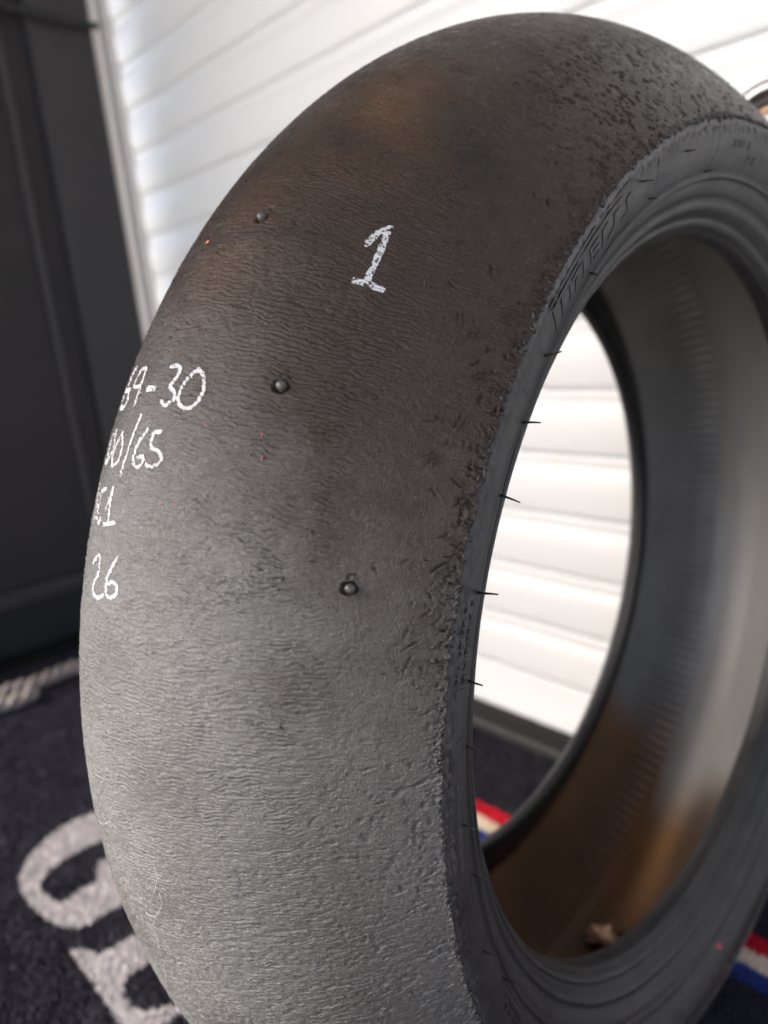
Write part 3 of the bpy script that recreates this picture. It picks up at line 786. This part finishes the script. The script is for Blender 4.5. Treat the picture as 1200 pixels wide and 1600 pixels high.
# small blocks of lettering (dark) at the upper right, and rows of tiny raised characters
def glyph_rows(t0, t1, rows, pitch, seed, w=.35, hgt=2.4, nm='small_lettering', mt=None):
    rr_ = random.Random(seed); parts = []
    for r in rows:
        t = t0
        while t < t1:
            wd = pitch * rr_.uniform(.55, .8)
            if rr_.random() < .12: t += pitch; continue
            parts.append(ribbon([(t, r), (t, r + hgt)], w, .25))
            k = rr_.random()
            if k < .65: parts.append(ribbon([(t, r + hgt), (t + wd, r + hgt)], w, .25))
            if k > .3: parts.append(ribbon([(t + wd, r + hgt * (0 if k > .6 else .5)), (t + wd, r + hgt)], w, .25))
            if .2 < k < .8: parts.append(ribbon([(t, r + hgt * .5), (t + wd, r + hgt * .5)], w, .25))
            t += pitch
    v, f = join(parts); o = mesh_obj(nm, v, f, mt or M_MOULD, tyre, smooth=False); o['kind'] = 'stuff'; return o
glyph_rows(-76.5, -69.5, (258.6, 254.4), .55, 1)
glyph_rows(-92.3, -83.8, (260.2, 254.8), .50, 2, mt=M_TEXT)
glyph_rows(-178, -161, (248.2, 252.4), .75, 3, mt=M_TEXT, hgt=2.8)
glyph_rows(-116, -111, (250.5, 247), .6, 4)
glyph_rows(-3.0, 1.5, (253.2,), .7, 5, w=.8, hgt=3.5)
glyph_rows(2.5, 5.0, (247.5,), .7, 6, w=.8, hgt=3.5)
HAIRS = [(-25.9, 257.6, 7), (-15.6, 256.0, 6), (-23.2, 246.1, 6), (-8.0, 243.6, 6), (-37.2, 247.2, 6), (-48.1, 252.0, 9), (-54.1, 248, 10), (-60.7, 249, 11), (-68.9, 253.0, 13), (-76.3, 249, 9), (-82.3, 246, 9), (-88.5, 253.0, 8), (-95.1, 246.0, 8), (-102.5, 252.0, 8), (-110.0, 244.4, 8)]
for i, (t, r, ln) in enumerate(HAIRS):
    rs = random.Random(i); k = np.linspace(0, 1, 7)[:, None]
    b = loc(np.radians(t), side_z(np.array(r)) - .5, r); n = np.array([1.0, rs.uniform(-.05, .25), rs.uniform(-.2, .12)])
    P = b + k * n * ln * .75 * MM + (k ** 2) * np.array([0, rs.uniform(-.001, .001), rs.uniform(-.001, .001)])
    v, f = tube(P, np.linspace(.00055, .00026, 7), 8)
    mesh_obj('vent_hair', v, f, M_MOULD, tyre)
# red marker dash on the sidewall
def side_blob(name, th, r, a, b_, mat, rot=0.6):
    V = [side_pt(th, r, .35)]; n = 18
    for i in range(n):
        t = 2 * math.pi * i / n; q = 1 + .25 * math.sin(3 * t + 1) ; x = a * math.cos(t) * q; y = b_ * math.sin(t) * q
        xx = x * math.cos(rot) - y * math.sin(rot); yy = x * math.sin(rot) + y * math.cos(rot)
        V.append(side_pt(th + xx / 4.4, r + yy, .32))
    return mesh_obj(name, V, [(0, 1 + i, 1 + (i + 1) % n) for i in range(n)], mat, tyre)
side_blob('red_mark', 179.2, 245.2, 1.7, 3.4, M_RED, 1.2)

# wear pins -----------------------------------------------------------
for pt, pz in PINS:
    ps = float(s_of_z(pz)); V = []; nr = 10; nt_ = 24
    prof = [(1.95, -2.1), (2.05, -1.0), (2.1, 0.1), (2.02, .9), (1.75, 1.55), (1.25, 2.0), (.65, 2.22), (0.02, 2.3)]
    base_u = math.radians(pt) * RR
    for rr, hh in prof:
        for k in range(nt_):
            a = 2 * math.pi * k / nt_; q = rr * .93 * (1 + .03 * math.sin(3 * a))
            th = (base_u + q * math.cos(a)) / RR; zz = z_of_s(ps + q * math.sin(a))
            V.append(tread_point(np.array(th), np.array(zz), hh - .15))
    F = [(i * nt_ + k, i * nt_ + (k + 1) % nt_, (i + 1) * nt_ + (k + 1) % nt_, (i + 1) * nt_ + k) for i in range(len(prof) - 1) for k in range(nt_)]
    mesh_obj('wear_pin', np.array(V), F, M_NUB, tyre)

# marker writing --------------------------------------------------------
CHALK = {
'one' : [[(-47.47, 61.0), (-46.46, 62.1), (-45.69, 64.7)], [(-45.69, 64.7), (-47.9, 65.5), (-50.06, 65.7)], [(-50.2, 62.5), (-50.14, 66.4), (-50.17, 70.3)]] ,
'six_a' : [[(-58.04, -22.6), (-58.93, -25.1), (-59.96, -28.4), (-60.86, -26.7), (-61.03, -20.8), (-60.36, -18.9), (-59.66, -19.7), (-59.72, -25.2)]] ,
'nine' : [[(-58.31, -9.1), (-58.25, -13.7), (-58.95, -15.8), (-59.52, -16.4), (-59.62, -10.1), (-59.04, -8.7), (-58.31, -9.1)], [(-58.43, -9.1), (-59.71, -8.6), (-60.82, -8.8)]] ,
'dash' : [[(-59.77, -2.0), (-59.7, 2.9)], [(-59.82, -1.4), (-59.77, 2.8)]] ,
'three' : [[(-58.27, 8.7), (-58.11, 12.3), (-58.34, 14.8), (-58.95, 14.2), (-59.58, 11.5), (-59.86, 15.6), (-60.34, 16.6), (-60.87, 13.0), (-60.55, 9.9)]] ,
'zero' : [[(-58.26, 23.3), (-58.8, 20.5), (-59.54, 18.2), (-60.18, 17.6), (-60.76, 20.6), (-60.85, 24.4), (-60.32, 28.1), (-59.41, 28.4), (-58.61, 26.6), (-58.26, 23.3)]] ,
'zero_a' : [[(-62.6, -22.1), (-62.95, -26.6), (-64.09, -25.4), (-64.92, -24.8), (-64.7, -22.2), (-63.73, -17.8), (-62.6, -22.1)]] ,
'zero_b' : [[(-62.75, -12.7), (-63.37, -15.4), (-64.47, -17.0), (-65.04, -15.0), (-64.72, -9.7), (-63.78, -8.4), (-63.07, -10.7), (-62.75, -12.7)]] ,
'slash' : [[(-61.54, -0.9), (-62.97, -2.4), (-65.44, -4.7)]] ,
'six_b' : [[(-62.4, 6.8), (-63.13, 3.8), (-63.98, 1.7), (-64.59, 2.6), (-64.89, 5.7), (-64.57, 9.1), (-64.1, 8.6), (-64.21, 5.4)]] ,
'five' : [[(-62.47, 14.7), (-62.53, 10.8), (-63.52, 11.1), (-63.64, 15.7), (-63.98, 18.9), (-64.4, 18.4), (-64.71, 14.5), (-64.6, 11.1)]] ,
'letter_s' : [[(-66.31, -26.4), (-66.73, -28.1), (-67.38, -26.3), (-68.03, -24.8), (-68.96, -24.7)]] ,
'letter_c' : [[(-66.53, -16.1), (-66.75, -21.7), (-67.66, -21.1), (-68.62, -19.9), (-68.89, -16.6), (-68.53, -14.7)]] ,
'one_b' : [[(-66.37, -8.0), (-67.29, -8.4), (-68.64, -6.5)], [(-66.37, -8.0), (-67.78, -11.4)], [(-68.79, -11.0), (-68.53, -1.3)]] ,
'two' : [[(-71.45, -16.6), (-70.73, -10.6), (-70.93, -8.6), (-71.73, -8.4), (-72.67, -12.4), (-73.24, -12.5), (-73.51, -7.3), (-73.13, -2.5)]] ,
'six_c' : [[(-70.58, 4.6), (-71.4, 1.2), (-72.32, -1.2), (-73.03, -0.2), (-73.17, 3.0), (-72.73, 7.3), (-72.26, 7.0), (-72.02, 2.9), (-72.31, 1.1)]] ,
}
def chalk(key, strokes, width, extra=None):
    segs = []
    for st in strokes:
        P = np.array([(math.radians(t) * RR, float(s_of_z(z))) for t, z in st])
        # smooth the hand-drawn path
        d = np.r_[0, np.cumsum(np.hypot(*np.diff(P, axis=0).T))]
        if len(P) > 3:
            n = 40; t = np.linspace(0, d[-1], n); X = np.interp(t, d, P[:, 0]); Y = np.interp(t, d, P[:, 1])
            k = np.array([1, 2, 3, 2, 1]) / 9
            X = np.r_[X[:1], np.convolve(np.pad(X, 2, 'edge'), k, 'valid')[1:-1], X[-1:]]; Y = np.r_[Y[:1], np.convolve(np.pad(Y, 2, 'edge'), k, 'valid')[1:-1], Y[-1:]]
            P = np.c_[X, Y]
        segs += [(P[i], P[i + 1]) for i in range(len(P) - 1)]
    A = np.array([s[0] for s in segs]); B = np.array([s[1] for s in segs])
    lo = np.minimum(A.min(0), B.min(0)) - 3; hi = np.maximum(A.max(0), B.max(0)) + 3
    g = 0.24; us = np.arange(lo[0], hi[0], g); ss = np.arange(lo[1], min(hi[1], S_EDGE - 1), g)
    U, S = np.meshgrid(us, ss, indexing='ij')
    D = np.full(U.shape, 99.0)
    for a, b in zip(A, B):
        ab = b - a; l2 = max(ab @ ab, 1e-6); t = np.clip(((U - a[0]) * ab[0] + (S - a[1]) * ab[1]) / l2, 0, 1)
        D = np.minimum(D, np.hypot(U - a[0] - t * ab[0], S - a[1] - t * ab[1]))
    thd = np.degrees(U / RR); h = height(thd, S)
    grain = fbm(U / .7, S / .7, 3, 2) + .25 * fbm(U / 3, S / 3, 1, 2)
    keep = (D + .30 * fbm(U / 1.1, S / 1.1, 6, 2) < width / 2) & (grain > (-.36 if key == 'one' else -.8))
    P = tread_point(U / RR, z_of_s(S), h + .10)
    F = grid_faces(*U.shape)
    kf = keep.ravel()[F].all(1)
    F = F[kf]; used = np.unique(F); remap = np.zeros(U.size, int); remap[used] = np.arange(len(used))
    o = mesh_obj('marker_character', P.reshape(-1, 3)[used], remap[F], M_CHALK, tyre)
    if extra: o['label'] = extra
LBL = {'one': 'large white numeral 1', 'three': 'white numeral 3', 'zero': 'white numeral 0', 'nine': 'white numeral 9', 'slash': 'white slash', 'five': 'white numeral 5', 'letter_c': 'white letter C', 'two': 'white numeral 2', 'six_c': 'white numeral 6 of the lowest line'}
for k, st in CHALK.items():
    chalk(k, st, 2.9 if k == 'one' else (2.4 if k in ('zero_a', 'six_a') else (2.5 if k == 'dash' else 2.1 if k == 'letter_c' else 1.6 if k == 'letter_s' else 1.85)), LBL.get(k))

# specks ---------------------------------------------------------------
def fleck(t, z, a, b_, mat, nm='paint_fleck'):
    s0 = float(s_of_z(z)); u0 = math.radians(t) * RR; V = []; n = 9
    for i in range(n):
        q = 2 * math.pi * i / n; V.append(tread_point(np.array((u0 + a * math.cos(q)) / RR), z_of_s(s0 + b_ * math.sin(q)), .12))
    V.append(tread_point(np.array(u0 / RR), z_of_s(s0), .35))
    mesh_obj(nm, np.array(V), [(i, (i + 1) % n, n) for i in range(n)], mat, tyre)
for t, z, a, b_, m in [(-48.72, -6.2, .8, 1.2, M_FLECK), (-61.5, 52.85, 1.1, .25, M_RED), (-62.89, 54.71, 1.2, .25, M_RED), (-66.68, 29.4, .3, .8, M_RED), (-61.66, 34.0, .35, .35, M_RED)]:
    fleck(t, z, a, b_, m)
# rubber crumbs along the torn edge
def crumbs():
    rs = np.random.RandomState(5); V = []; F = []
    ico_v, ico_f = None, None
    t = (1 + 5 ** .5) / 2
    iv = np.array([(-1, t, 0), (1, t, 0), (-1, -t, 0), (1, -t, 0), (0, -1, t), (0, 1, t), (0, -1, -t), (0, 1, -t), (t, 0, -1), (t, 0, 1), (-t, 0, -1), (-t, 0, 1)]) / 1.9
    jf = [(0, 11, 5), (0, 5, 1), (0, 1, 7), (0, 7, 10), (0, 10, 11), (1, 5, 9), (5, 11, 4), (11, 10, 2), (10, 7, 6), (7, 1, 8), (3, 9, 4), (3, 4, 2), (3, 2, 6), (3, 6, 8), (3, 8, 9), (4, 9, 5), (2, 4, 11), (6, 2, 10), (8, 6, 7), (9, 8, 1)]
    for i in range(620):
        th = rs.uniform(-116, 10)
        d = abs(rs.normal(0, 1)) * 1.2 + (-.6) if rs.rand() < .75 else rs.uniform(0, 60) ** 1
        if d > 3 and rs.rand() < .3: continue
        z = z_of_s(S_EDGE - max(d, 0)); h = rs.uniform(-.5, .25) if d < 3 else -.02
        sz = (rs.uniform(.14, .75) if d < 3 else rs.uniform(.18, .42))
        c = tread_point(np.array(math.radians(th)), np.array(z), h)
        q = iv * sz * (1 + .45 * rs.rand(12, 1)) * np.array([1 - .4 * rs.rand(), 1.0 + rs.rand() * 2.4, 1]) * MM
        a = rs.uniform(0, 6.28); R_ = np.array([[1, 0, 0], [0, math.cos(a), -math.sin(a)], [0, math.sin(a), math.cos(a)]])
        o = len(V); V += list(c + q @ R_.T); F += [tuple(k + o for k in f) for f in jf]
    o = mesh_obj('rubber_crumbs', V, F, M_CRUMB, tyre, smooth=True); o['kind'] = 'stuff'
crumbs()

# lint fibres on the tread, scrap inside ---------------------------------
FIB = [[(-89.5, -16.9), (-89.0, -8), (-88.14, 0.2)], [(-89.5, 24), (-90.6, 25.2), (-92.3, 20.1)], [(-91.8, 23.5), (-92.5, 24.3), (-93.1, 23.0), (-94.1, 18.5), (-95.1, 14.5), (-95.7, 13.6), (-96.1, 15.6), (-97.3, 13.1), (-98.3, 12.0)], [(-98.9, 11.3), (-100.5, 8.8), (-103.5, -0.9), (-105.5, -7)], [(-94.35, 11.9), (-94.1, 18.4)]]
MWt = tyre.matrix_world.copy()
FLBL = ['short white lint fibre on the left edge of the tread', 'thin white lint fibre low on the tread, the topmost of the cluster', 'kinked white lint fibre low on the tread with a speck in its bend', 'long curved white lint fibre hanging at the lower left of the tread', 'tiny white lint fibre crossing the kinked one']
for i, st in enumerate(FIB):
    P = np.array(st, float); n = 24; t = np.linspace(0, len(P) - 1, n); a = np.interp(t, range(len(P)), P[:, 0]); z = np.interp(t, range(len(P)), P[:, 1])
    k = np.array([1, 2, 3, 2, 1]) / 9; a = np.convolve(np.pad(a, 2, 'edge'), k, 'valid'); z = np.convolve(np.pad(z, 2, 'edge'), k, 'valid')
    Q = tread_point(np.radians(a), z, .35 + .5 * np.sin(np.linspace(0, 3.14, n)))
    W = np.array([MWt @ Vector(q) for q in Q])
    v, f = tube(W, .00007, 6)
    o = mesh_obj('lint_fibre', v, f, M_LINT); tag(o, FLBL[i], 'fibre', 'white lint fibres on the tread')
def scrap():
    rs = np.random.RandomState(2); import bmesh
    bm = bmesh.new(); bmesh.ops.create_icosphere(bm, subdivisions=4, radius=1.0)
    for v in bm.verts:
        p = np.array(v.co); r = 1 + .55 * float(fbm(np.array(p[0] * 1.7 + 5), np.array(p[1] * 1.7 + p[2] * 2.3), 3, 3)) + .25 * float(fbm(np.array(p[2] * 4.7), np.array(p[0] * 4.1 - p[1] * 3), 5, 2))
        v.co = Vector((p[0] * .011 * r, p[1] * .0075 * r, p[2] * .0055 * r))
    me = bpy.data.meshes.new('crumpled_scrap'); bm.to_mesh(me); bm.free()
    for p in me.polygons: p.use_smooth = True
    me.materials.append(M_SCRAP); o = bpy.data.objects.new('crumpled_scrap', me); COL.objects.link(o)
    o.location = (-0.002, 0.028, 0.0205); o.rotation_euler = (0.1, 0.25, 0.6)
    tag(o, 'small crumpled pinkish scrap lying inside the bottom of the tyre', 'scrap')
scrap()
print('tris', sum(len(o.data.loop_triangles) if False else sum(p.loop_total - 2 for p in o.data.polygons) for o in bpy.data.objects if o.type == 'MESH' and len(o.data.polygons) < 1000), 'big', {o.name: len(o.data.polygons) for o in bpy.data.objects if o.type == 'MESH' and len(o.data.polygons) > 20000})
